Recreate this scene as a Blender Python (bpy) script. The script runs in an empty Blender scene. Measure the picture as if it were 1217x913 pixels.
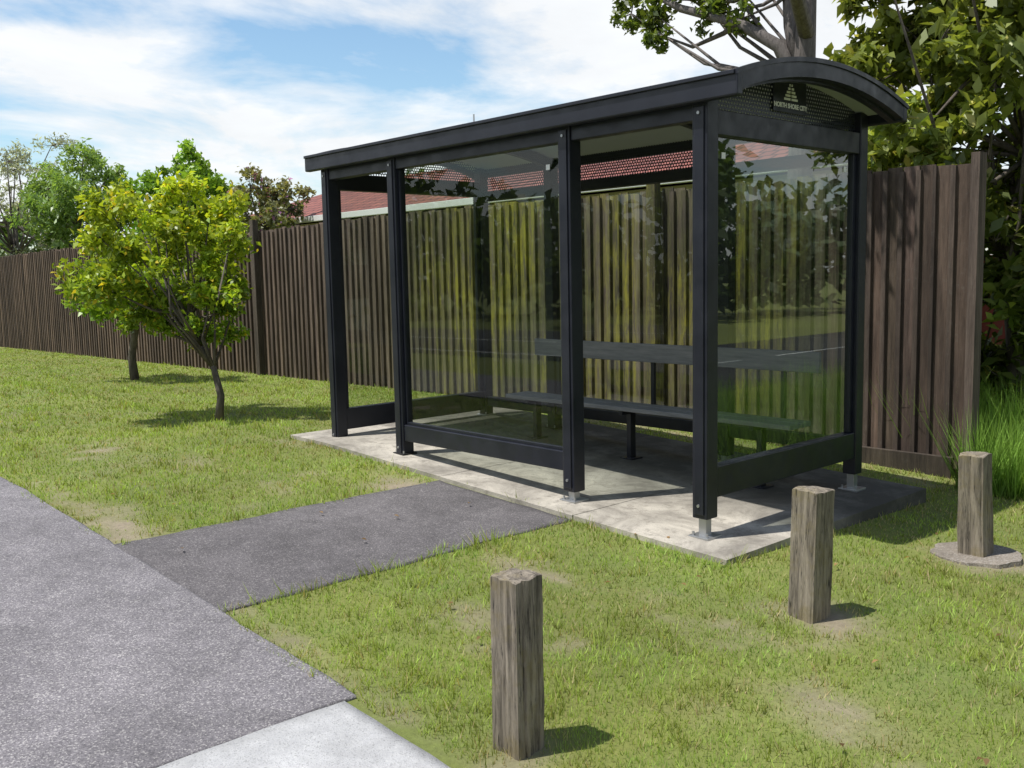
import bpy, bmesh, math, random
import numpy as np
from mathutils import Matrix, Vector
random.seed(4); rng=np.random.default_rng(7)
scene=bpy.context.scene
scene.view_settings.view_transform='Standard'
try: scene.view_settings.look='None'
except Exception: pass
scene.view_settings.exposure=0

# ------------------------------------------------------------- helpers
_tab=rng.random((256,256))
def vnoise(x,y,s=0):
    x=np.asarray(x,float)+s*17.3; y=np.asarray(y,float)+s*9.1
    xi=np.floor(x).astype(int); yi=np.floor(y).astype(int); fx=x-xi; fy=y-yi
    fx=fx*fx*(3-2*fx); fy=fy*fy*(3-2*fy)
    a=_tab[xi%256,yi%256]; b=_tab[(xi+1)%256,yi%256]; c=_tab[xi%256,(yi+1)%256]; d=_tab[(xi+1)%256,(yi+1)%256]
    return (a*(1-fx)+b*fx)*(1-fy)+(c*(1-fx)+d*fx)*fy
def fbm(x,y,s=0,o=4):
    t=0;a=.5;n=0
    for i in range(o):
        t=t+a*vnoise(np.asarray(x)*2**i,np.asarray(y)*2**i,s+i*3); n+=a; a*=.5
    return t/n
GX=[-400,-60,-34,-16,-10,-8.1,-3.7,-1,5,400]; GZ=[-.3,-.3,-.2,-.04,.01,0,-.2,-.31,-.4,-.4]
def g(x,y): return np.interp(x,GX,GZ)-.03*np.clip(np.asarray(y,float)-5,0,4)

def empty(name,loc=(0,0,0)):
    o=bpy.data.objects.new(name,None); o.empty_display_size=.2; o.location=loc
    scene.collection.objects.link(o); return o
def link(name,me,mat=None,parent=None,smooth=False):
    o=bpy.data.objects.new(name,me); scene.collection.objects.link(o)
    if mat is not None:
        for m in (mat if isinstance(mat,(list,tuple)) else [mat]): me.materials.append(m)
    if parent is not None: o.parent=parent
    if smooth:
        me.polygons.foreach_set("use_smooth",np.ones(len(me.polygons),bool))
    return o
def npmesh(name,co,faces,col=None):
    co=np.asarray(co,np.float32); faces=np.asarray(faces,np.int32); k=faces.shape[1]; n=len(faces)
    me=bpy.data.meshes.new(name); me.vertices.add(len(co)); me.vertices.foreach_set("co",co.ravel())
    me.loops.add(n*k); me.loops.foreach_set("vertex_index",faces.ravel())
    me.polygons.add(n); me.polygons.foreach_set("loop_start",np.arange(0,n*k,k,dtype=np.int32))
    try: me.polygons.foreach_set("loop_total",np.full(n,k,np.int32))
    except Exception: pass
    me.update(calc_edges=True); 
    if col is not None:
        ca=me.color_attributes.new("Col",'FLOAT_COLOR','POINT')
        c=np.ones((len(co),4),np.float32); c[:,:3]=col; ca.data.foreach_set("color",c.ravel())
    return me
BF=np.array([[0,3,2,1],[4,5,6,7],[0,1,5,4],[1,2,6,5],[2,3,7,6],[3,0,4,7]])
class MB:
    def __init__(s): s.v=[];s.f=[];s.c=[]
    def box(s,x0,x1,y0,y1,z0,z1,col=(1,1,1)):
        n=len(s.v); s.v+=[(x0,y0,z0),(x1,y0,z0),(x1,y1,z0),(x0,y1,z0),(x0,y0,z1),(x1,y0,z1),(x1,y1,z1),(x0,y1,z1)]
        s.f+=[list(r+n) for r in BF]; s.c+=[col]*8
    def tube(s,pts,rad,k=8,col=(1,1,1),cap=True):
        pts=[Vector(p) for p in pts]; n0=len(s.v)
        for i,p in enumerate(pts):
            d=(pts[min(i+1,len(pts)-1)]-pts[max(i-1,0)]).normalized()
            a=Vector((0,0,1)) if abs(d.z)<.9 else Vector((1,0,0))
            u=d.cross(a).normalized(); w=d.cross(u)
            for j in range(k):
                t=2*math.pi*j/k; q=p+(u*math.cos(t)+w*math.sin(t))*rad[i]; s.v.append(tuple(q)); s.c.append(col)
        for i in range(len(pts)-1):
            for j in range(k):
                a=n0+i*k+j;b=n0+i*k+(j+1)%k; s.f.append([a,b,b+k,a+k])
        if cap:
            s.f.append([n0+j for j in range(k)][::-1]); s.f.append([n0+(len(pts)-1)*k+j for j in range(k)])
    def mesh(s,name):
        me=bpy.data.meshes.new(name); me.from_pydata(s.v,[],s.f); me.update()
        ca=me.color_attributes.new("Col",'FLOAT_COLOR','POINT')
        c=np.ones((len(s.v),4),np.float32); c[:,:3]=s.c; ca.data.foreach_set("color",c.ravel())
        return me
def part(name,parent,mat,boxes,bev=.006):
    m=MB()
    for b in boxes: m.box(*b)
    o=link(name,m.mesh(name),mat,parent)
    if bev:
        md=o.modifiers.new("b",'BEVEL'); md.width=bev; md.segments=2; md.limit_method='ANGLE'
    return o
def cyl(name,parent,mat,pts,r,k=12):
    m=MB(); m.tube(pts,[r]*len(pts) if not isinstance(r,(list,tuple)) else r,k)
    return link(name,m.mesh(name),mat,parent)

# ------------------------------------------------------------- materials
def nm(name,base=(.5,.5,.5),rough=.7,metal=0,spec=None):
    m=bpy.data.materials.new(name); m.use_nodes=True; nt=m.node_tree; b=nt.nodes['Principled BSDF']
    b.inputs['Base Color'].default_value=(*base,1); b.inputs['Roughness'].default_value=rough; b.inputs['Metallic'].default_value=metal
    if spec is not None: b.inputs['Specular IOR Level'].default_value=spec
    return m,nt,b
def N(nt,t,**k):
    n=nt.nodes.new(t)
    for a,v in k.items(): setattr(n,a,v)
    return n
def noise(nt,vec,scale,detail=4,rough=.55,dist=0):
    n=N(nt,'ShaderNodeTexNoise'); n.inputs['Scale'].default_value=scale; n.inputs['Detail'].default_value=detail
    n.inputs['Roughness'].default_value=rough; n.inputs['Distortion'].default_value=dist
    if vec is not None: nt.links.new(vec,n.inputs['Vector'])
    return n.outputs['Fac']
def mapr(nt,v,a,b,c=0,d=1):
    n=N(nt,'ShaderNodeMapRange'); nt.links.new(v,n.inputs[0])
    for i,x in enumerate((a,b,c,d)): n.inputs[i+1].default_value=x
    return n.outputs[0]
def mix(nt,f,a,b,bt='MIX'):
    n=N(nt,'ShaderNodeMix',data_type='RGBA',blend_type=bt)
    if isinstance(f,(int,float)): n.inputs[0].default_value=f
    else: nt.links.new(f,n.inputs[0])
    for i,x in ((6,a),(7,b)):
        if isinstance(x,tuple): n.inputs[i].default_value=(*x,1)
        else: nt.links.new(x,n.inputs[i])
    return n.outputs[2]
def mth(nt,op,a,b=None):
    n=N(nt,'ShaderNodeMath',operation=op)
    for i,x in ((0,a),(1,b)):
        if x is None: continue
        if isinstance(x,(int,float)): n.inputs[i].default_value=x
        else: nt.links.new(x,n.inputs[i])
    return n.outputs[0]
def pos(nt,scale=(1,1,1)):
    gm=N(nt,'ShaderNodeTexCoord'); mp=N(nt,'ShaderNodeMapping'); mp.inputs['Scale'].default_value=scale
    nt.links.new(gm.outputs['Object'],mp.inputs[0]); return mp.outputs[0]
def bump(nt,b,h,strength=.4,dist=.01):
    n=N(nt,'ShaderNodeBump'); n.inputs['Strength'].default_value=strength; n.inputs['Distance'].default_value=dist
    nt.links.new(h,n.inputs['Height']); nt.links.new(n.outputs[0],b.inputs['Normal'])
def attr(nt): return N(nt,'ShaderNodeAttribute',attribute_name='Col').outputs['Color']

def frame_mat():
    m,nt,b=nm('navy_powder_coat',(.011,.013,.022),.38); p=pos(nt)
    f=mapr(nt,noise(nt,p,3,5),.35,.75)
    nt.links.new(mix(nt,f,(.008,.0095,.018),(.019,.021,.032)),b.inputs['Base Color'])
    nt.links.new(mapr(nt,noise(nt,p,9,5),.3,.7,.3,.52),b.inputs['Roughness']); return m
FRAME=frame_mat()
def agg_mat(name,c1,c2,c3,sc=90,stain=.5,cut=.85):
    m,nt,b=nm(name,c1,.9); p=pos(nt)
    v=N(nt,'ShaderNodeTexVoronoi'); v.inputs['Scale'].default_value=sc; nt.links.new(p,v.inputs['Vector'])
    sep=N(nt,'ShaderNodeSeparateColor'); nt.links.new(v.outputs['Color'],sep.inputs[0])
    c=mix(nt,sep.outputs[0],c1,c2); c=mix(nt,mapr(nt,sep.outputs[1],cut,cut+.08),c,c3)
    s=mapr(nt,noise(nt,p,1.1,6,.65),.3,.7,1-stain,1.12)
    s2=mapr(nt,noise(nt,p,7,5,.7),.3,.7,.8,1.12)
    s=mth(nt,'MULTIPLY',s,s2)
    cc=N(nt,'ShaderNodeCombineColor'); 
    for i in range(3): nt.links.new(s,cc.inputs[i])
    nt.links.new(mix(nt,1.0,c,cc.outputs[0],'MULTIPLY'),b.inputs['Base Color'])
    bump(nt,b,mth(nt,'ADD',v.outputs['Distance'],noise(nt,p,60,3)),.35,.004); return m
PATH=agg_mat('exposed_aggregate_path',(.12,.112,.122),(.26,.243,.255),(.42,.40,.39),165,.3)
CONN=agg_mat('old_asphalt_path',(.09,.082,.086),(.18,.166,.17),(.32,.30,.29),165,.45,.88)
CONC=agg_mat('pale_concrete',(.48,.48,.49),(.56,.56,.555),(.38,.38,.38),190,.3)
ROAD=agg_mat('road_asphalt',(.04,.04,.042),(.07,.07,.07),(.12,.12,.12),70,.3)
def slab_mat():
    m,nt,b=nm('slab_concrete',(.4,.37,.32),.9); p=pos(nt)
    a=mapr(nt,noise(nt,p,1.6,7,.7,.6),.36,.62); c=mix(nt,a,(.22,.2,.17),(.52,.48,.41))
    d=mapr(nt,noise(nt,p,9,6,.75,.5),.52,.7); c=mix(nt,d,c,(.2,.18,.15))
    c=mix(nt,mapr(nt,noise(nt,p,120,2),.62,.7),c,(.2,.185,.17))
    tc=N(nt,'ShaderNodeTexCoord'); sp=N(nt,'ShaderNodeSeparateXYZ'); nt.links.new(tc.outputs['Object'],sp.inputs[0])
    e=mth(nt,'MULTIPLY',mapr(nt,sp.outputs[1],5.7,6.6),mapr(nt,noise(nt,p,3,5,.7),.3,.55,.7,1.)); c=mix(nt,e,c,(.075,.07,.058))  # roof shade painted into the slab colour, deepening towards the rear
    nt.links.new(c,b.inputs['Base Color']); bump(nt,b,noise(nt,p,50,6,.7),.4,.006); return m
SLAB=slab_mat()
def ground_mat():
    m,nt,b=nm('lawn_soil',(.1,.12,.03),.95); p=pos(nt)
    a=attr(nt); nt.links.new(mix(nt,mapr(nt,noise(nt,p,30,6,.7),.3,.7),mix(nt,.35,a,(.03,.025,.012)),a),b.inputs['Base Color'])
    bump(nt,b,noise(nt,p,40,6,.8),.8,.02); return m
GROUND=ground_mat()
def leaf_mat(name,rough=.5,trans=.35,spec=.4):
    m,nt,b=nm(name,(.05,.1,.02),rough,spec=spec); a=attr(nt)
    nt.links.new(a,b.inputs['Base Color'])
    t=N(nt,'ShaderNodeBsdfTranslucent'); mx=N(nt,'ShaderNodeMixShader'); mx.inputs[0].default_value=trans
    nt.links.new(mix(nt,1.,a,(1.3,1.25,.5),'MULTIPLY'),t.inputs[0])
    nt.links.new(b.outputs[0],mx.inputs[1]); nt.links.new(t.outputs[0],mx.inputs[2])
    nt.links.new(mx.outputs[0],nt.nodes['Material Output'].inputs[0]); return m
GRASS=leaf_mat('grass_blades',.55,.35,.25); LEAF=leaf_mat('leaves',.42,.4,.5)
def bark_mat(name,c1,c2):
    m,nt,b=nm(name,c1,.9); p=pos(nt,(6,6,1.5)); f=mapr(nt,noise(nt,p,3,6,.7),.3,.7)
    nt.links.new(mix(nt,f,c1,c2),b.inputs['Base Color']); bump(nt,b,noise(nt,p,6,6,.7),.6,.02); return m
BARK=bark_mat('bark',(.06,.05,.04),(.17,.145,.12))
def fence_mat():
    m,nt,b=nm('weathered_timber',(.1,.08,.06),.9); a=attr(nt)
    p=pos(nt,(14,14,.9)); c=mix(nt,mapr(nt,noise(nt,p,2.2,7,.75),.3,.72),(.4,.36,.33),(1.6,1.52,1.45))
    c=mix(nt,1.0,a,c,'MULTIPLY')
    q=pos(nt,(2.2,2.2,.9)); tc=N(nt,'ShaderNodeTexCoord'); sp=N(nt,'ShaderNodeSeparateXYZ'); nt.links.new(tc.outputs['Object'],sp.inputs[0])
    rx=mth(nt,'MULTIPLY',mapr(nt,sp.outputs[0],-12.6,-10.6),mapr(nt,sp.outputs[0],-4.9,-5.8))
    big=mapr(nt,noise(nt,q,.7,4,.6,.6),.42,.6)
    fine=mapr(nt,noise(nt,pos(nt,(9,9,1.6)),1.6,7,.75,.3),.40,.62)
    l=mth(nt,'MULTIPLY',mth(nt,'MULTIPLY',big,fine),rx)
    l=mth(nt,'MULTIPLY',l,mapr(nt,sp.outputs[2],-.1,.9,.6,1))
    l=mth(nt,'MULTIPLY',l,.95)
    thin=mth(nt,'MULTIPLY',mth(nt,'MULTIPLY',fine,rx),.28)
    g2=mth(nt,'MULTIPLY',mapr(nt,noise(nt,pos(nt,(3,3,3)),6,6,.8),.55,.75),.35); c=mix(nt,g2,c,(.2,.2,.175))
    st=mapr(nt,noise(nt,pos(nt,(2.5,2.5,.35)),1.4,5,.6),.38,.6,.55,1.15)
    cc=N(nt,'ShaderNodeCombineColor')
    for i in range(3): nt.links.new(st,cc.inputs[i])
    c=mix(nt,1.,c,cc.outputs[0],'MULTIPLY')
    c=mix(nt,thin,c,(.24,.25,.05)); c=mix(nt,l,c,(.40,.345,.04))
    nt.links.new(c,b.inputs['Base Color']); bump(nt,b,noise(nt,p,5,6,.8),.8,.012); return m
FENCE=fence_mat()
def bollard_mat():
    m,nt,b=nm('grey_weathered_post',(.2,.18,.15),.92); p=pos(nt,(12,12,1.0))
    n1=noise(nt,p,2.5,8,.75,.3); c=mix(nt,mapr(nt,n1,.34,.6),(.065,.054,.042),(.35,.30,.235))
    c=mix(nt,mth(nt,'MULTIPLY',mapr(nt,noise(nt,pos(nt),7,5,.7),.5,.66),.55),c,(.22,.175,.06))
    c=mix(nt,mapr(nt,noise(nt,p,9,4,.6),.6,.68),c,(.035,.03,.025))
    nt.links.new(c,b.inputs['Base Color']); bump(nt,b,n1,.9,.015); return m
BOLL=bollard_mat()
def glass_mat(name,base,t1,t2):
    m,nt,b=nm(name); nt.nodes.remove(b)
    t=N(nt,'ShaderNodeBsdfTransparent'); 
    p=pos(nt); gr=mapr(nt,noise(nt,p,1.8,3,.6),.4,.8)
    gl=N(nt,'ShaderNodeBsdfGlossy'); gl.inputs['Roughness'].default_value=.01; gl.inputs['Color'].default_value=(.95,1,.98,1)
    nt.links.new(mix(nt,gr,t1,t2),t.inputs[0])
    lw=N(nt,'ShaderNodeLayerWeight'); lw.inputs[0].default_value=.5
    f=mth(nt,'POWER',lw.outputs['Facing'],4.5); f=mapr(nt,f,0,1,base,.95)
    mx=N(nt,'ShaderNodeMixShader'); nt.links.new(f,mx.inputs[0]); nt.links.new(t.outputs[0],mx.inputs[1]); nt.links.new(gl.outputs[0],mx.inputs[2])
    nt.links.new(mx.outputs[0],nt.nodes['Material Output'].inputs[0]); return m
GLASS=glass_mat('clear_glass',.05,(.80,.85,.80),(.73,.78,.72)); GLASS2=glass_mat('tinted_glass',.12,(.66,.72,.66),(.56,.63,.56))
def perf_mat(name,rad):
    m,nt,b=nm(name,(.02,.024,.035),.4); tc=N(nt,'ShaderNodeTexCoord'); sp=N(nt,'ShaderNodeSeparateXYZ')
    nt.links.new(tc.outputs['Object'],sp.inputs[0])
    h=mth(nt,'ADD',sp.outputs[0],sp.outputs[1]); S=32.
    u=mth(nt,'MULTIPLY',h,S); v=mth(nt,'MULTIPLY',sp.outputs[2],S*1.2)
    row=mth(nt,'MODULO',mth(nt,'FLOOR',v),2.0); u=mth(nt,'ADD',u,mth(nt,'MULTIPLY',row,.5))
    fu=mth(nt,'SUBTRACT',mth(nt,'FRACT',mth(nt,'ADD',u,500)),.5); fv=mth(nt,'SUBTRACT',mth(nt,'FRACT',v),.5)
    r=mth(nt,'ADD',mth(nt,'MULTIPLY',fu,fu),mth(nt,'MULTIPLY',fv,fv)); hole=mth(nt,'LESS_THAN',r,rad)
    t=N(nt,'ShaderNodeBsdfTransparent'); mx=N(nt,'ShaderNodeMixShader'); nt.links.new(hole,mx.inputs[0])
    nt.links.new(b.outputs[0],mx.inputs[1]); nt.links.new(t.outputs[0],mx.inputs[2]); nt.links.new(mx.outputs[0],nt.nodes['Material Output'].inputs[0]); return m
PERF=perf_mat('perforated_steel',.13); PERF2=perf_mat('fine_perforated_steel',.07)
GALV=nm('galvanised_steel',(.45,.46,.47),.4,.8)[0]
WHITE=nm('white_paint',(.8,.8,.78),.5)[0]
RUB=nm('black_rubber',(.01,.01,.01),.7)[0]
CEIL=nm('ceiling_panel',(.34,.36,.36),.5)[0]
def seat_mat():
    m,nt,b=nm('seat_timber',(.2,.2,.21),.6); p=pos(nt,(1,10,10))
    nt.links.new(mix(nt,mapr(nt,noise(nt,p,3,6,.7),.3,.7),(.14,.145,.165),(.27,.27,.285)),b.inputs['Base Color']); return m
SEAT=seat_mat()

# ------------------------------------------------------------- ground
BOL=[(-2.69,2.44,.155,.70),(-2.66,4.53,.17,.69),(-2.55,6.39,.17,.68)]
def bare(x,y):
    b=np.zeros_like(x,dtype=float)
    for cx,cy,rx,ry,a in [(-2.67,2.47,.24,.2,1.),(-2.55,4.58,.4,.26,1.5),(-2.45,6.45,.5,.32,1.3),(-6.75,2.45,.6,.3,1.4),(-6.45,4.55,.35,.4,1.4),
        (-7.9,2.33,1.1,.13,.8),(-8.6,4.75,.7,.15,.9),(-3.9,3.1,.4,.25,.8),(-3.2,3.3,.25,.2,.8),(-2.0,3.6,.4,.25,.8),(-9.6,3.2,.7,.3,.6),(-6.9,3.6,.3,.4,.5),
        (-4.4,2.3,.9,.09,.7),(-3.0,2.25,1.2,.09,.7),(-6,8.4,4,.25,.8),(-10.5,4.95,.3,.25,.5),(-1.7,5.2,.6,.22,.7),(-4.2,3.9,.3,.15,.7),(-8,3.7,.5,.25,.5)]:
        b+=a*np.exp(-(((x-cx)/rx)**2+((y-cy)/ry)**2))
    return np.clip(b*(.2+1.3*fbm(x*6,y*6,5))+(fbm(x*1.5,y*1.5,9)-.59)*1.3+(fbm(x*6,y*6,14)-.66)*1.2,0,1)
def axis(brk): 
    out=[]
    for a,b,s in brk: out+=list(np.arange(a,b-1e-6,s))
    out.append(brk[-1][1]); return out
xs=np.array(sorted(set(np.round(axis([(-400,-60,40),(-60,-16,2),(-16,-12,.5),(-12,0,.08),(0,6,.5),(6,30,4),(30,400,40)])+GX,4))))
ys=np.array(sorted(set(np.round(axis([(-400,-20,40),(-20,0,2),(0,2,.25),(2,9.2,.08),(9.2,14,.6),(14,40,4),(40,400,40)])+[5,9],4))))
X,Y=np.meshgrid(xs,ys,indexing='ij'); Z=g(X,Y)
co=np.stack([X,Y,Z],-1).reshape(-1,3); nx,ny=X.shape
i=np.arange(nx-1)[:,None]*ny+np.arange(ny-1)[None,:]; F=np.stack([i,i+ny,i+ny+1,i+1],-1).reshape(-1,4)
B=bare(X,Y).reshape(-1,1); n=fbm(X*.8,Y*.8,2).reshape(-1,1)
gc=np.array([.21,.25,.06])*(.75+.6*n)+np.array([.07,.03,.0])*(fbm(X*2,Y*2,3).reshape(-1,1)-.4)
dirt=np.array([.38,.315,.225])*(.75+.5*fbm(X*6,Y*6,4).reshape(-1,1))
link('grass_ground',npmesh('grass_ground',co,F,np.clip(gc*(1-B)+dirt*B,.005,1)),GROUND)

def sheet(name,x0,x1,y0,y1,dz,mat,step=.5,edge=0,thick=.03):
    xa=np.unique(np.concatenate([np.arange(x0,x1,step),[x1],[q for q in GX if x0<q<x1]])); ya=np.unique(np.concatenate([np.arange(y0,y1,step),[y1],[q for q in (5,9) if y0<q<y1]]))
    A,Bq=np.meshgrid(xa,ya,indexing='ij'); zz=g(A,Bq)+dz; nx,ny=A.shape
    A2=A.copy();B2=Bq.copy()
    if edge:
        e=(fbm(A*3,Bq*3,11)-.5)*edge; B2[:,-1]+=e[:,-1]; B2[:,0]+=e[:,0]; 
        A2[0,:]+=(fbm(Bq*3,A*3,12)-.5)[0]*edge; A2[-1,:]+=(fbm(Bq*3,A*3,13)-.5)[-1]*edge
    c=np.stack([A2,B2,zz],-1).reshape(-1,3); i=np.arange(nx-1)[:,None]*ny+np.arange(ny-1)[None,:]
    f=np.stack([i,i+ny,i+ny+1,i+1],-1).reshape(-1,4)
    o=link(name,npmesh(name,c,f),mat); s=o.modifiers.new('s','SOLIDIFY'); s.thickness=thick; s.offset=-1; return o
sheet('footpath',-60,-3.46,.15,2.2,.016,PATH,.12,.05)
sheet('concrete_footpath',-3.45,1.9,.15,2.13,.018,CONC,.12,.03)
sheet('connecting_path',-6.28,-4.75,2.10,4.86,.011,CONN,.1,.08)
sheet('road',-80,80,-10,-2.6,.008,ROAD,4)
sheet('side_street',2.2,9,-2.58,80,.008,ROAD,4)
k=MB()
for q in np.arange(-60,2,2.): k.box(q,q+1.99,-2.6,-2.46,float(g(q,0))-.1,float(g(q,0))+.1)
link('kerb',k.mesh('kerb'),CONC)
sheet('road_marking',-60,60,-6.35,-6.23,.014,WHITE,4,0,.002)
for q in range(5):
    sheet('parking_line' if q==0 else 'parking_line.%03d'%q,5.6,5.7,6+q*5,9.5+q*5,.014,WHITE,4,0,.002)

# slab
m=MB()
def slabp(x0,x1,y0,y1):
    n=len(m.v)
    for zo in (-.3,.035):
        for (x,y) in ((x0,y0),(x1,y0),(x1,y1),(x0,y1)): m.v.append((x,y,float(np.interp(x,GX,GZ))+zo)); m.c.append((1,1,1))
    m.f.extend([list(r+n) for r in BF])
slabp(-8.75,-8.1,4.89,7.62); slabp(-8.1,-6.3,4.892,7.62); slabp(-6.292,-4.76,4.886,7.62); slabp(-4.752,-3.7,4.89,7.62); slabp(-3.7,-3.44,4.89,7.62)
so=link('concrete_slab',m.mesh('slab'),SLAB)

# ------------------------------------------------------------- grass blades
def blades(name,x,y,h,w,col,mat,lean=.5,z=None):
    n=len(x); z=g(x,y) if z is None else z
    th=rng.random(n)*6.283; ph=rng.random(n)*6.283; l=h*lean*rng.random(n)
    b0=np.stack([x-w*np.cos(th),y-w*np.sin(th),z-.005+0*x],-1); b1=np.stack([x+w*np.cos(th),y+w*np.sin(th),z-.005+0*x],-1)
    t=np.stack([x+l*np.cos(ph),y+l*np.sin(ph),z+h],-1)
    co=np.stack([b0,b1,t],1).reshape(-1,3); f=np.arange(3*n).reshape(-1,3)
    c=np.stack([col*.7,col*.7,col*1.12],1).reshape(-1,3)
    return link(name,npmesh(name,co,f,np.clip(c,0,.9)),mat)
NB=450000
az0=math.atan2(.669,-.735)
sr=rng.uniform(math.sqrt(1.9),math.sqrt(34),NB); r=sr**2; az=az0+rng.uniform(-.64,.64,NB)
x=r*np.cos(az); y=r*np.sin(az)
jit=(fbm(x*5,y*5,21)-.5)*.26
ok=(y>2.18+jit)&~((x>-6.26+jit)&(x<-4.77-jit)&(y<4.9))&~((x>-8.75+jit)&(x<-3.45-jit*.6)&(y>4.89+jit*.6)&(y<7.62))&((y<8.8)|(x>-3.6))
bb=bare(x,y); ok&=rng.random(NB)>bb*1.05-.02
ok&=((x+2.55)**2+(y-6.39)**2)>.27**2
x=x[ok];y=y[ok];r=r[ok];bb=bb[ok];n=len(x)
patch=fbm(x*1.7,y*1.7,31); fine=fbm(x*7,y*7,33)
h=(.012+.024*rng.random(n))*(.4+1.2*patch)*(1-.5*bb)
tuft=(fine>.62); h=h*np.where(tuft,1.9,1.)
edge=((np.abs(y-4.88)<.14)&(x<-3.3))|((np.abs(x+4.75)<.1)&(y<4.9))|(np.abs(x+6.3)<.12)&(y<4.9)
h=h*np.where(edge,1.7,1.)
w=.0024*(np.maximum(r,2.5)/3)**.75
gcol=np.array([.375,.50,.11])[None]*(.55+.8*rng.random((n,1)))*(.5+1.02*patch[:,None])*np.where(tuft,.82,1.)[:,None]
straw=(rng.random(n)<.10+1.1*np.clip(.47-patch,0,1)+.5*bb); gcol[straw]=np.array([.60,.52,.28])*(.65+.5*rng.random((straw.sum(),1)))
gcol[:,0]+=.12*(fine-.5)
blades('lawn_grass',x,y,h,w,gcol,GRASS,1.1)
n=42000; x=rng.uniform(-5.5,-.5,n); y=8.3+rng.random(n)**1.2*5; okk=((x>-3.5)|(y>9.0))&(fbm(x*2,y*2,40)>.28); x=x[okk];y=y[okk];n=len(x)
blades('long_grass',x,y,(.3+.6*rng.random(n))*(.5+.8*fbm(x,y,41)),.006+0*x,np.array([.24,.40,.07])[None]*(.6+.9*rng.random((n,1))),GRASS,.7)
def leaves(name,c,L,W,col,mat,parent=None,flat=0.,up=.2):
    n=len(c); d=rng.normal(size=(n,3)); d[:,2]=d[:,2]*(1-flat); d/=np.linalg.norm(d,axis=1)[:,None]
    q=rng.normal(size=(n,3))*(1-.7*up); q[:,2]+=3.2*up; s=np.cross(d,q); s/=np.linalg.norm(s,axis=1)[:,None]+1e-9
    nn=np.cross(s,d); L=np.asarray(L).reshape(-1,1)*np.ones((n,1)); W=np.asarray(W).reshape(-1,1)*np.ones((n,1))
    v0=c-d*L*.5; v1=c+s*W-d*L*.05+nn*W*.35; v3=c-s*W-d*L*.05+nn*W*.35; v2=c+d*L*.5-nn*L*.12
    co=np.stack([v0,v1,v2,v3],1).reshape(-1,3); f=np.arange(4*n).reshape(-1,4)
    return link(name,npmesh(name,co,f,np.clip(np.repeat(col,4,0),0,.9)),mat,parent)
n=46; x=rng.uniform(-8,-1,n); y=rng.uniform(2.4,8,n)
leaves('fallen_leaves',np.stack([x,y,g(x,y)+.04],-1),.045,.012,np.array([.30,.19,.09])*(.5+rng.random((n,1))),LEAF,None,.9,1.)

# ------------------------------------------------------------- bus shelter
S=empty('bus_shelter')
PX=[-8.30,-7.20,-5.04,-3.83]; YF,YB=5.20,7.15; HP=.06
def arcz(y): return 2.80+.175*(1-((y-6.165)/1.085)**2)
sl=lambda x: float(np.interp(x,GX,GZ))+.035
nm_=['a','b','c','d']
for q,x in enumerate(PX):
    part('front_post_'+nm_[q],S,FRAME,[(x-HP,x+HP,YF-HP,YF+HP,-.03,2.70)],.008)
    part('front_post_cover_'+nm_[q],S,FRAME,[(x-HP*.62,x+HP*.62,YF-HP-.012,YF-HP+.002,.0,2.64)],.004)
    part('back_post_'+nm_[q],S,FRAME,[(x-HP+.005,x+HP-.005,YB-HP+.005,YB+HP-.005,-.03,arcz(YB)-.05)],.008)
    for yy,nme in ((YF,'front'),(YB,'back')):
        if q==0 and nme=='front':
            part('foot_a',S,RUB,[(x-.045,x+.045,yy-.045,yy+.045,sl(x)-.02,-.02)],.003); continue
        mt=RUB if q==1 else GALV
        part(nme+'_foot_'+nm_[q],S,mt,[(x-.03,x+.03,yy-.03,yy+.03,sl(x)-.01,0)],.002)
        part(nme+'_base_plate_'+nm_[q],S,mt,[(x-.08,x+.08,yy-.08,yy+.08,sl(x)-.02,sl(x)+.012)],.003)
        for dx in (-.055,.055):
            cyl('anchor_bolt',S,GALV,[(x+dx,yy-.055,sl(x)),(x+dx,yy-.055,sl(x)+.035)],.009,6)
    for zz in (2.6,.06):
        cyl('bolt',S,GALV,[(x-.0,YF-HP-.012,zz),(x,YF-HP-.02,zz)],.011,8)
def gap(a,b): return (PX[a]+HP-.001,PX[b]-HP+.001)
x0,x1=gap(1,2)
part('front_bottom_rail',S,FRAME,[(x0,x1,YF-.045,YF+.045,.12,.27)])
part('front_glass_bead',S,FRAME,[(x0+.001,x1-.001,YF-.02,YF+.02,.27,.295),(x0+.001,x0+.025,YF-.02,YF+.02,.296,2.55),(x1-.025,x1-.001,YF-.02,YF+.02,.296,2.55)],.003)
for a in range(3):
    x0,x1=gap(a,a+1)
    part('front_top_beam',S,FRAME,[(x0,x1,YF-.045,YF+.045,2.56,2.67)])
    part('back_bottom_rail',S,FRAME,[(x0,x1,YB-.04,YB+.04,.14,.25)])
    part('back_top_beam',S,FRAME,[(x0,x1,YB-.04,YB+.04,2.42,2.52)])
    if a<2:
        mm=npmesh('bp',[(x0,YB,2.52),(x1,YB,2.52),(x1,YB,2.77),(x0,YB,2.77)],[[0,1,2,3]]); link('back_perforated_panel',mm,PERF,S)
    mm=npmesh('bg',[(x0,YB,.25),(x1,YB,.25),(x1,YB,2.42),(x0,YB,2.42)],[[0,1,2,3]]); link('back_glass',mm,GLASS,S)
x0,x1=gap(1,2)
link('front_glass',npmesh('fg',[(x0,YF,.27),(x1,YF,.27),(x1,YF,2.56),(x0,YF,2.56)],[[0,1,2,3]]),GLASS,S)
ya,yb=YF+HP-.001,YB-HP+.006
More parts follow.
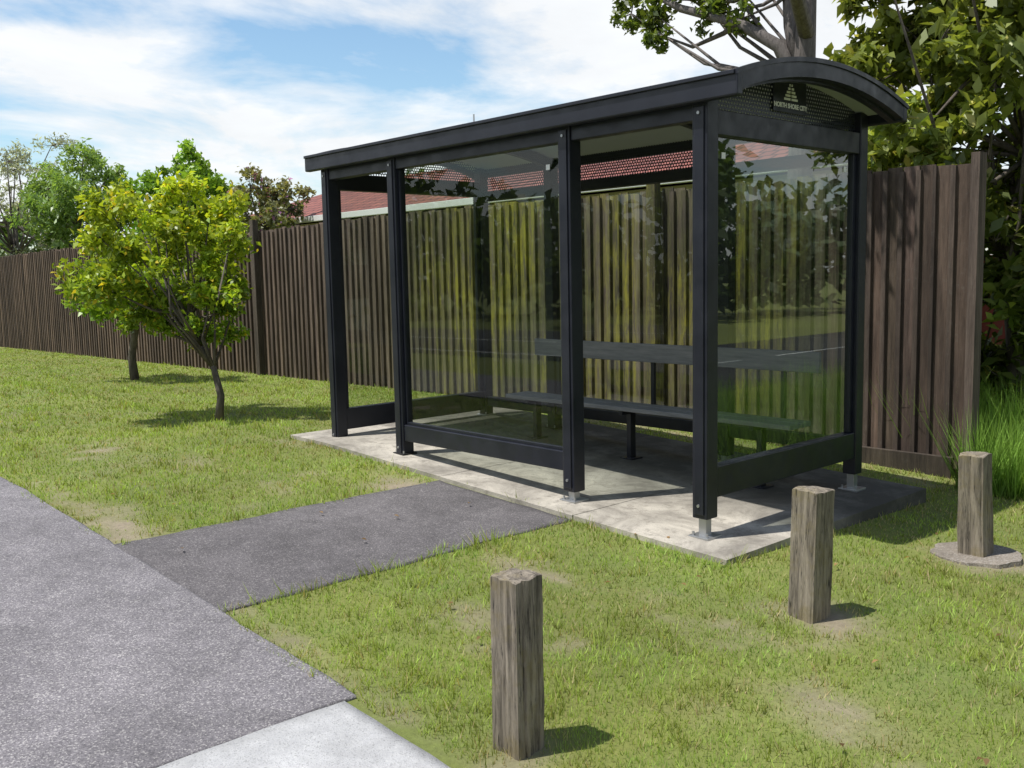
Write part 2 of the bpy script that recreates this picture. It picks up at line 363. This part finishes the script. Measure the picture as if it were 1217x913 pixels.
for q,x in ((0,PX[0]),(3,PX[3])):
    part('end_bottom_rail',S,FRAME,[(x-.045,x+.045,ya,yb,.10,.31)])
    part('end_top_beam',S,FRAME,[(x-.045,x+.045,ya,yb,2.47,2.63)])
    part('end_frame',S,FRAME,[(x-.02,x+.02,ya+.001,ya+.05,.311,2.469),(x-.02,x+.02,yb-.05,yb-.001,.311,2.469)],.003)
    link('end_glass',npmesh('eg',[(x,ya,.3),(x,yb,.3),(x,yb,2.48),(x,ya,2.48)],[[0,1,2,3]]),GLASS if q==0 else GLASS2,S)
    yy=np.linspace(ya,yb,14); v=[(x,t,2.62) for t in yy]+[(x,t,arcz(t)-.03) for t in yy]
    link('perforated_gable',npmesh('pg',v,[[j,j+1,j+15,j+14] for j in range(13)]),PERF if q==0 else PERF2,S)
part('sticker',S,WHITE,[(PX[3]+.003,PX[3]+.006,5.37,5.41,2.33,2.37),(PX[3]+.003,PX[3]+.006,6.93,6.97,2.33,2.37)],0)
part('front_sticker',S,WHITE,[(-5.28,-5.24,YF-.006,YF-.003,2.38,2.42)],0)
def arch(name,x0,x1,top,dep,mat,y0=5.08,y1=7.25,n=24):
    yy=np.linspace(y0,y1,n); v=[];f=[]
    for t in yy:
        z=arcz(t)+top
        v+=[(x0,t,z),(x1,t,z),(x1,t,z-dep),(x0,t,z-dep)]
    for a in range(n-1):
        o=a*4
        for b in range(4): f.append([o+b,o+(b+1)%4,o+4+(b+1)%4,o+4+b])
    f.append([0,3,2,1]); o=(n-1)*4; f.append([o,o+1,o+2,o+3])
    me=bpy.data.meshes.new(name); me.from_pydata(v,[],f); bm=bmesh.new(); bm.from_mesh(me); bmesh.ops.recalc_face_normals(bm,faces=bm.faces); bm.to_mesh(me); bm.free()
    return link(name,me,mat,S)
XL,XR=-8.52,-3.50
arch('roof_sheet',XL+.06,XR-.06,-.012,.03,FRAME)
arch('ceiling',XL+.062,XR-.062,-.046,.01,CEIL,5.14,7.19)
arch('end_rim',XR-.058,XR,0.006,.115,FRAME,5.07,7.262); arch('end_rim',XL,XL+.058,0.006,.115,FRAME,5.07,7.262)
arch('end_rim_lip',XR-.02,XR+.012,0.016,.03,FRAME,5.06,7.27)
arch('inner_end_rim',XR-.11,XR-.06,-.058,.07,FRAME,5.14,7.19)
for x in (PX[1],PX[2]): arch('roof_rib',x-.03,x+.03,-.058,.10,FRAME,5.14,7.19)
part('front_fascia',S,FRAME,[(XL-.004,XR+.004,5.062,5.128,2.655,2.812)],.012)
part('back_fascia',S,FRAME,[(XL-.004,XR+.004,7.20,7.268,2.69,2.812)],.012)
part('gutter_lip',S,FRAME,[(XL+.01,XR-.01,5.045,5.061,2.78,2.806)],.004)
XG=PX[3]+.02
mm=MB()
for j in range(5):
    zc=2.775+j*.024; hw=.085*(1-j/5.2)
    mm.box(XG,XG+.004,6.16-hw,6.16-.008,zc,zc+.015); mm.box(XG,XG+.004,6.16+.008,6.16+hw,zc,zc+.015)
link('logo_mark',mm.mesh('logo'),WHITE,S)
part('logo_plate',S,FRAME,[(XG-.014,XG-.003,5.95,6.37,2.69,2.915)],.003)
tc=bpy.data.curves.new('lettering','FONT'); tc.body='NORTH SHORE CITY'; tc.size=.045; tc.offset=.0014; tc.align_x='CENTER'; tc.extrude=.001; tc.materials.append(WHITE)
to=bpy.data.objects.new('lettering',tc); scene.collection.objects.link(to); to.parent=S
to.location=(XG+.002,6.16,2.722); to.rotation_euler=(math.radians(90),0,math.radians(90))
Bn=empty('bench')
part('seat_plank_1',Bn,SEAT,[(-7.25,-4.0,6.50,6.645,.375,.415)],.006); part('seat_plank_2',Bn,SEAT,[(-7.25,-4.0,6.665,6.81,.375,.415)],.006)
part('backrest',Bn,SEAT,[(-7.25,-4.0,6.92,6.955,.78,.95)],.008)
for x in (-6.95,-5.72,-4.35):
    part('leg',Bn,FRAME,[(x-.025,x+.025,6.62,6.69,sl(x),.34)],.004); part('leg_plate',Bn,FRAME,[(x-.07,x+.07,6.58,6.73,sl(x)-.01,sl(x)+.01)],.003)
    part('seat_bracket',Bn,FRAME,[(x-.02,x+.02,6.51,6.99,.338,.374)],.004); part('back_bracket',Bn,FRAME,[(x-.02,x+.02,6.957,6.99,.375,.93)],.004)

# ------------------------------------------------------------- bollards
for q,(cx,cy,w,h) in enumerate(BOL):
    me=bpy.data.meshes.new('bollard'); bm=bmesh.new(); bmesh.ops.create_cube(bm,size=1)
    bmesh.ops.subdivide_edges(bm,edges=bm.edges[:],cuts=15,use_grid_fill=True)
    sd=q*5
    for v in bm.verts:
        u=v.co.copy(); zz=(u.z+.5)
        x_=u.x*w*(1-.06*zz); y_=u.y*w*(1-.06*zz)
        k_=abs(u.x)+abs(u.y)
        if k_>.93: x_*=.96; y_*=.96
        a=math.atan2(u.y,u.x); n1=(float(fbm(a*2.5+sd,zz*2.2,sd))-.5)*.024
        n2=(float(vnoise(a*9+sd,zz*.8,sd+3))-.5)*.009
        cr=-.010 if float(vnoise(a*14+sd,zz*.5+3,sd+8))>.86 else 0
        L_=math.hypot(x_,y_)+1e-6; s_=1+(n1+n2+cr)/L_ if L_>.03 else 1
        z_=zz*(h+.12)-.12
        if zz>.99: z_+= (float(vnoise(u.x*4+sd,u.y*4,sd))-.5)*.012-.02*max(0,k_-.75)
        v.co=Vector((x_*s_,y_*s_,z_))
    bm.to_mesh(me); bm.free()
    o=link('wooden_bollard' if q==0 else 'wooden_bollard.%03d'%q,me,BOLL); o.location=(cx,cy,float(g(cx,cy))); o.rotation_euler=(math.radians([.5,-1.2,1.5][q]),math.radians([.8,.5,-1][q]),math.radians([3,-4,2][q]))
    md=o.modifiers.new('b','BEVEL'); md.width=.006; md.segments=2; md.limit_method='ANGLE'; md.angle_limit=math.radians(50)
# concrete collar round the furthest bollard
cx,cy=BOL[2][:2]; v=[];f=[]; K=28
for j in range(K):
    t=j/K*6.283; rr=.25+.05*float(vnoise(j*.6,2.)) ; v+=[(cx+rr*math.cos(t),cy+rr*math.sin(t),float(g(cx,cy))-.05),(cx+rr*.97*math.cos(t),cy+rr*.97*math.sin(t),float(g(cx,cy))+.022)]
for j in range(K): a=2*j;b=2*((j+1)%K); f.append([a,b,b+1,a+1])
f.append([2*j+1 for j in range(K)])
me=bpy.data.meshes.new('collar'); me.from_pydata(v,[],f); link('concrete_collar',me,agg_mat('collar_concrete',(.2,.17,.14),(.34,.30,.25),(.4,.37,.33),120,.3))

# ------------------------------------------------------------- fence
Fo=empty('timber_fence'); m=MB(); FY=8.83; x=-3.66; TOP=2.54; j=0
while x>-48:
    w=.142+random.uniform(-.012,.014); z0=float(g(x,9))-.1; t=TOP+random.uniform(-.022,.022)+.03*math.sin(x*.4)
    br=random.uniform(.65,1.35); far=min(1,max(0,(-x-9)/10)); 
    base=np.array([.135,.112,.092])*(1-far)+np.array([.145,.108,.083])*far
    if x>-5: base=np.array([.125,.097,.08])
    c=tuple(base*br*np.array([1,random.uniform(.93,1.03),random.uniform(.88,1.05)]))
    m.box(x-w,x,FY,FY+.022,z0,t,c)
    br2=random.uniform(.6,1.35); w2=.064 if x<-5 else random.choice([.03,.045])
    m.box(x-w-.008-w2/2,x-w-.008+w2/2,FY-.04,FY-.003,z0,t-.015+random.uniform(-.03,.02),tuple(base*br2))
    x-=w+.016; j+=1
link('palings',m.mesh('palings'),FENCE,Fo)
m=MB()
for zz in (.25,1.2,2.2):
    m.box(-48,-3.7,FY+.024,FY+.07,zz-.05,zz+.05,(.09,.07,.055))
for xx in np.arange(-47,-4,2.36): m.box(xx-.05,xx+.05,FY+.072,FY+.17,-.6,2.50,(.1,.08,.06))
for xx in (-7.15,-16.6): m.box(xx-.06,xx+.06,FY-.15,FY-.045,-.6,2.72,(.08,.065,.05))
m.box(-3.655,-3.58,FY-.03,FY+.12,-.6,2.585,(.17,.135,.115))
m.box(-4.85,-3.72,FY-.11,FY-.045,-.5,-.12,(.08,.065,.05))
link('posts_and_rails',m.mesh('pr'),FENCE,Fo)

# ------------------------------------------------------------- trees
def tree(name,base,trunk,radii,clumps,nl,L,W,cols,spread=1.,mat=LEAF,bark=BARK,flat=.0,up=.35,limb=.03,fork=None,sub=True,shell=.5,tight=.17):
    E=empty(name); m=MB(); base=np.array(base,float)
    tp=[tuple(base+np.array(p)) for p in trunk]; m.tube(tp,radii,10)
    allc=[];allcol=[]
    tw=sum(c[3]**2 for c in clumps)
    zmin=min(c[2]-c[3] for c in clumps); zmax=max(c[2]+c[3] for c in clumps)
    for ci,c in enumerate(clumps):
        cc=base+np.array(c[:3]); rr=c[3]
        fi=random.choice(range(max(1,len(tp)//2),len(tp))) if fork is None else (fork if isinstance(fork,int) else random.choice(fork))
        a=np.array(tp[fi]); mid=(a+cc)/2+np.array([random.uniform(-.12,.12),random.uniform(-.12,.12),-.08])*np.linalg.norm(cc-a)
        m.tube([a,mid,cc],[limb,limb*.65,limb*.25],6)
        n=int(nl*rr**2/tw)
        ns=max(6,int(n/55))
        sc=rng.normal(size=(ns,3)); sc/=np.linalg.norm(sc,axis=1)[:,None]; sc*=rr*(rng.random((ns,1))**shell)*spread
        sc[:,2]*=.8
        if sub:
            for s_ in sc[:min(ns,14)]:
                e=cc+s_; m.tube([cc,(cc+e)/2+rng.normal(size=3)*rr*.06,e],[limb*.28,limb*.18,limb*.08],4,cap=False)
        idx=rng.integers(0,ns,n); P=sc[idx]+rng.normal(size=(n,3))*rr*tight
        allc.append(cc+P)
        br=(.8+.4*random.random())*(.75+.5*rng.random((ns,1)))[idx]
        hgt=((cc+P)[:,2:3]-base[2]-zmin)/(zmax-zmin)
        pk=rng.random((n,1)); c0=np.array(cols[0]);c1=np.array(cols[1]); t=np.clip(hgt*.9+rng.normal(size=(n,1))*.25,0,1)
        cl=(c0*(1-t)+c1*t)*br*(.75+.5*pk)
        if len(cols)>2:
            s3=rng.random(n)<.05; cl[s3]=np.array(cols[2])*(.7+.6*rng.random((s3.sum(),1)))
        allcol.append(cl)
    C=np.concatenate(allc); K=np.concatenate(allcol); n=len(C); s=.65+.7*rng.random(n)
    leaves('foliage',C,L*s,W*s,K,mat,E,flat,up); link('trunk_and_limbs',m.mesh('trunk'),bark,E,smooth=True)
    return E
def ell(n,c,r,cr,seed,inner=.25,lo=.72,hi=1.05):
    rs=random.Random(seed); out=[]
    for i in range(n):
        ph=i*2.39996+rs.random()*.6; z=1-2*(i+.5)/n; q=math.sqrt(1-z*z); k=rs.uniform(lo,hi)
        if rs.random()<inner: k*=.5
        out.append((c[0]+r[0]*q*math.cos(ph)*k,c[1]+r[1]*q*math.sin(ph)*k,c[2]+r[2]*z*k,cr*rs.uniform(.7,1.25)))
    return out
bx,by=-10.5,4.95
YG=[(.2,.33,.035),(.50,.58,.05),(.68,.55,.06)]
tree('flowering_shrub',(bx,by,float(g(bx,by))),[(0,0,-.1),(.07,.02,.3),(-.03,0,.6),(-.2,-.06,.85),(-.4,-.1,1.2)],[.055,.042,.036,.034,.028],
     ell(38,(-.66,-.1,1.78),(.86,.86,1.0),.235,3,.2,.62,1.14),14500,.085,.022,YG,limb=.02,fork=[2,3,4],tight=.24)
bx,by=-17.2,6.6
tree('flowering_shrub.001',(bx,by,float(g(bx,by))),[(0,0,-.1),(-.1,0,.4),(.15,0,.9),(.3,0,1.3)],[.09,.07,.06,.05],
     ell(16,(.25,0,1.6),(1.1,1.0,.75),.4,5),5000,.11,.03,[(.18,.32,.035),(.38,.5,.045)],limb=.03)
bx,by=-4.0,10.8
tree('broadleaf_tree',(bx,by,-.3),[(0,0,-.2),(.05,.05,.9),(-.05,.05,1.8),(.1,0,3),(.1,0,4.4)],[.13,.11,.1,.08,.05],
     ell(74,(.15,.1,3.6),(1.75,1.35,2.8),.52,8,.25)+[(-1.2,-.5,5.2,.5),(-1.0,-.2,4.5,.5),(-.6,-.5,5.5,.5),(-1.5,0,5.9,.45),(-1.45,-.4,3.6,.4),(-1.5,-.3,4.3,.45),(-1.2,-.6,3.9,.42),(-1.55,-.4,5.0,.42),(-.9,-.8,3.3,.4),(-.4,-.9,4.2,.45),(.1,-1.9,5.0,.35),(-.5,-2.1,4.8,.28)],33000,.18,.042,[(.12,.175,.035),(.38,.43,.11),(.5,.48,.16)],limb=.03,up=.4,sub=True)
PB=bark_mat('grey_bark',(.07,.06,.055),(.22,.195,.18))
E=tree('gnarled_tree',(-7.9,13.2,-.35),[(0,0,-.2),(.1,0,1.5),(-.1,0,3.2),(-.05,0,4.7),(-.0,0,6.2),(.1,.2,8)],[.24,.21,.19,.17,.13,.08],
     [(-2.5,-.4,6.1,.4),(-2.0,-.2,6.55,.5),(-1.5,-.3,5.9,.35),(-1.3,.2,6.9,.5),(-2.9,.2,6.9,.5),(-.9,-.3,5.75,.3),(-3.2,-.2,6.3,.35),(-.6,.3,7.4,.5),(1.6,0,7.9,.6),(-1.8,.2,7.7,.6),(.3,.4,8.2,.7),(-.9,.5,8,.6),(-2.2,-.6,5.7,.28),(-3.6,0,6.7,.4),(-1.1,-.2,6.3,.35),(-.3,-.3,6.5,.3)],
     7500,.13,.035,[(.10,.15,.03),(.26,.33,.07)],limb=.045,fork=[3,4],bark=PB)
m=MB()
m.tube([(-7.95,13.2,4.1),(-8.25,13.0,4.9),(-8.9,12.9,5.35),(-9.9,12.8,5.75),(-10.8,12.8,6.3)],[.13,.10,.08,.06,.03],8)
m.tube([(-7.95,13.2,4.3),(-8.15,13.2,5.2),(-8.3,13.3,6.4),(-8.6,13.3,7.6)],[.14,.13,.11,.07],8)
m.tube([(-8.9,12.9,5.35),(-9.3,13.1,5.3),(-9.9,13.1,5.2),(-10.4,13,5.45)],[.05,.04,.03,.015],6)
m.tube([(-7.9,13.2,5.0),(-7.3,11.6,5.8),(-6.6,9.8,6.2),(-6.0,8.2,5.9)],[.12,.09,.06,.03],8)
link('side_limbs',m.mesh('sl'),PB,E,smooth=True)
cl=[(-6.0,8.1,5.6,.35),(-6.9,8.0,5.5,.3),(-5.3,8.1,5.2,.35),(-5.0,7.7,5.6,.3)]
C=np.concatenate([np.array(c[:3])+rng.normal(size=(300,3))*c[3]*.55 for c in cl]); n=len(C)
leaves('overhanging_foliage',C,.13,.035,np.array([.25,.3,.06])*(.6+.8*rng.random((n,1))),LEAF,E,0,.3)
def bgt(name,u,z,c,r,n,L,cols,seed,nc=16,cr=.9,W=None):
    tree(name,(u[0],u[1],-.3),[(0,0,-.2),(.1,0,z*.4),(0,0,z*.7),(.1,0,z)],[.2,.16,.12,.07],ell(nc,c,r,cr,seed),n,L,W or L*.28,cols,limb=.06)
bgt('acacia_tree',(-36,12.2),4.2,(0,0,5.0),(2.3,2.0,1.5),11000,.2,[(.16,.27,.07),(.28,.41,.12)],21,22,.75,.035)
bgt('grey_leaf_tree',(-44,12.3),4.5,(0,0,5.6),(2.5,2.2,2.9),5000,.2,[(.3,.34,.28),(.45,.48,.42)],22,24,.75,.03)
bgt('round_tree',(-30,13.3),3.9,(0,0,4.5),(1.7,1.5,1.4),8000,.18,[(.13,.27,.035),(.28,.44,.06)],23,18,.7)
bgt('purple_flowering_tree',(-25.6,14.0),3.3,(0,0,3.95),(1.5,1.0,.85),5000,.15,[(.17,.2,.09),(.30,.29,.14),(.42,.2,.4)],24,16,.5)
def mass(name,pts,seed):
    rs=np.random.default_rng(seed); C=[];K=[]
    for (x,y,r,hh) in pts:
        n=1100; sub=rs.normal(size=(40,3)); sub/=np.linalg.norm(sub,axis=1)[:,None]; sub*=np.array([r,r,hh*.5])*rs.uniform(.6,1.,(40,1))
        i=rs.integers(0,40,n); P=sub[i]+rs.normal(size=(n,3))*r*.16+np.array([x,y,hh*.5+.2]); P[:,2]=np.maximum(P[:,2],0)
        C.append(P); K.append(np.array([.12,.18,.06])*(.6+.9*rs.random((40,1)))[i]*(.7+.5*rs.random((n,1)))*rs.uniform(.7,1.3))
    C=np.concatenate(C);K=np.concatenate(K); leaves(name,C,.75,.22,K,LEAF)
mass('distant_trees',[(-62-abs(i)*.3,14+i*4.2,2.8,5+1.5*math.sin(i*2.1)) for i in range(6)]+[(-60+i*5,29+2*math.sin(i),3,4.6+1*math.sin(i*1.7)) for i in range(8)]
     +[(-70+i*7,-19+2*math.sin(i*3),4,6+2*math.sin(i*2)) for i in range(17)]+[(17+2*math.sin(i),-10+i*6,3.6,6.5+2*math.sin(i*1.3)) for i in range(12)]+[(-80,-8,4,5),(-80,0,5,5)],5)
# ------------------------------------------------------------- houses
def roof_mat():
    m,nt,b=nm('red_roof_tiles',(.25,.07,.05),.75); tc=N(nt,'ShaderNodeTexCoord')
    w=N(nt,'ShaderNodeTexBrick'); w.inputs['Scale'].default_value=1.; w.inputs['Brick Width'].default_value=.3; w.inputs['Row Height'].default_value=.3; w.inputs['Mortar Size'].default_value=.03
    w.inputs['Color1'].default_value=(.30,.10,.075,1); w.inputs['Color2'].default_value=(.2,.065,.055,1); w.inputs['Mortar'].default_value=(.08,.025,.02,1)
    nt.links.new(tc.outputs['Object'],w.inputs[0]); nt.links.new(w.outputs[0],b.inputs['Base Color']); bump(nt,b,w.outputs[1],-.6,.03); return m
RT=roof_mat(); WALL=nm('cream_weatherboard',(.55,.52,.45),.8)[0]; WIN=nm('window_pane',(.03,.04,.05),.1)[0]
H=empty('tiled_roof_house')
part('walls',H,WALL,[(-31.4,-8.6,15.6,21.4,-.5,3.3)],0)
v=[(-32,15,3.45),(-8,15,3.45),(-8,22,3.45),(-32,22,3.45),(-28,18.5,4.75),(-11.6,18.5,4.75)]
me=bpy.data.meshes.new('roof'); me.from_pydata(v,[],[(0,1,5,4),(1,2,5),(2,3,4,5),(3,0,4),(0,3,2,1)]); link('roof',me,RT,H)
part('gutter',H,WHITE,[(-32.05,-7.95,14.9,15.02,3.28,3.44),(-32.05,-7.95,21.98,22.1,3.28,3.44),(-7.97,-7.85,14.9,22.1,3.281,3.441)],.01)
part('ridge_cap',H,RT,[(-28,-11.6,18.4,18.6,4.72,4.8)],.02)
part('window',H,WIN,[(q,q+1.8,15.57,15.6,1,2.2) for q in (-28,-22,-16,-11)],0)
cyl('aerial',H,GALV,[(-21.6,18.4,4.5),(-21.6,18.4,6.2)],.025,6)
W2=empty('brick_wall'); BR=nm('red_brick',(.22,.05,.035),.85)[0]
part('wall',W2,BR,[(-10,3,22,22.2,-.5,1.75)],0); part('coping',W2,BR,[(-10.05,3.05,21.95,22.25,1.752,1.83)],.01)
H2=empty('white_house'); part('walls',H2,WHITE,[(13,20,14,24,-.5,2.7)],0)
v=[(12.5,13.5,2.7),(20.5,13.5,2.7),(20.5,24.5,2.7),(12.5,24.5,2.7),(16.5,17,4.4),(16.5,21,4.4)]
me=bpy.data.meshes.new('roof'); me.from_pydata(v,[],[(0,1,4),(1,2,5,4),(2,3,5),(3,0,4,5),(0,3,2,1)]); link('roof',me,nm('grey_roof',(.12,.12,.13),.7)[0],H2)
part('window',H2,WIN,[(12.97,13,15.5,17.5,.9,2.1),(12.97,13,19,21.5,.9,2.1)],0)

# ------------------------------------------------------------- light & sky
sd=Vector((.40,.92,0)).normalized(); el=math.radians(67)
D=Vector((sd.x*math.cos(el),sd.y*math.cos(el),-math.sin(el)))
ld=bpy.data.lights.new('sun','SUN'); ld.energy=5.0; ld.angle=math.radians(.5); ld.color=(1,.965,.91)
lo=bpy.data.objects.new('sun',ld); scene.collection.objects.link(lo); lo.rotation_euler=D.to_track_quat('-Z','Y').to_euler(); lo.location=(-3,-3,12)
w=bpy.data.worlds.new("World"); scene.world=w; w.use_nodes=True; nt=w.node_tree; bg=nt.nodes['Background']
sk=N(nt,'ShaderNodeTexSky',sky_type='NISHITA'); sk.sun_disc=False; sk.sun_elevation=el; sk.sun_rotation=math.atan2(-sd.x,-sd.y)%(2*math.pi)
sk.air_density=1.1; sk.dust_density=.6; sk.ozone_density=1.2
tc=N(nt,'ShaderNodeTexCoord'); sp=N(nt,'ShaderNodeSeparateXYZ'); nt.links.new(tc.outputs['Generated'],sp.inputs[0])
zz=mth(nt,'ADD',mth(nt,'MAXIMUM',sp.outputs[2],0.),.18)
cb=N(nt,'ShaderNodeCombineXYZ'); nt.links.new(mth(nt,'DIVIDE',sp.outputs[0],zz),cb.inputs[0]); nt.links.new(mth(nt,'DIVIDE',sp.outputs[1],zz),cb.inputs[1])
mp=N(nt,'ShaderNodeMapping'); mp.inputs['Rotation'].default_value=(0,0,math.radians(42)); mp.inputs['Scale'].default_value=(1.0,.8,1); mp.inputs['Location'].default_value=(3.1,1.7,0)
nt.links.new(cb.outputs[0],mp.inputs[0])
c1=noise(nt,mp.outputs[0],1.3,8,.58,.3)
mask=mapr(nt,c1,.37,.52)
mask=mth(nt,'MULTIPLY',mask,mapr(nt,sp.outputs[2],.40,.62,1,.1))
sh=mapr(nt,noise(nt,mp.outputs[0],2.6,6,.6,.3),.3,.7,.9,1.04)
cc=N(nt,'ShaderNodeCombineColor'); 
for i_,k_ in enumerate((8.6,8.75,8.9)): nt.links.new(mth(nt,'MULTIPLY',sh,k_),cc.inputs[i_])
low=mapr(nt,sp.outputs[2],.25,.6,1.,.0)
skc=mix(nt,low,mix(nt,1.,sk.outputs[0],(.85,.9,.95),'MULTIPLY'),mix(nt,1.,sk.outputs[0],(1.2,1.35,1.38),'MULTIPLY'))
nt.links.new(mix(nt,mth(nt,'MULTIPLY',mask,.95),skc,cc.outputs[0]),bg.inputs[0]); bg.inputs[1].default_value=.117

# ------------------------------------------------------------- camera
cd=bpy.data.cameras.new('camera'); co_=bpy.data.objects.new('camera',cd); scene.collection.objects.link(co_)
R=Vector((.6746,.7379,-.0213)).normalized(); Fw=Vector((-.7351,.6688,-.1109)).normalized()
R=(R-Fw*R.dot(Fw)).normalized(); U=R.cross(Fw)
co_.matrix_world=Matrix(((R.x,U.x,-Fw.x,0),(R.y,U.y,-Fw.y,0),(R.z,U.z,-Fw.z,1.6),(0,0,0,1)))
cd.sensor_width=36; cd.lens=1153/1217*36; cd.clip_end=1500; cd.clip_start=.05
scene.camera=co_
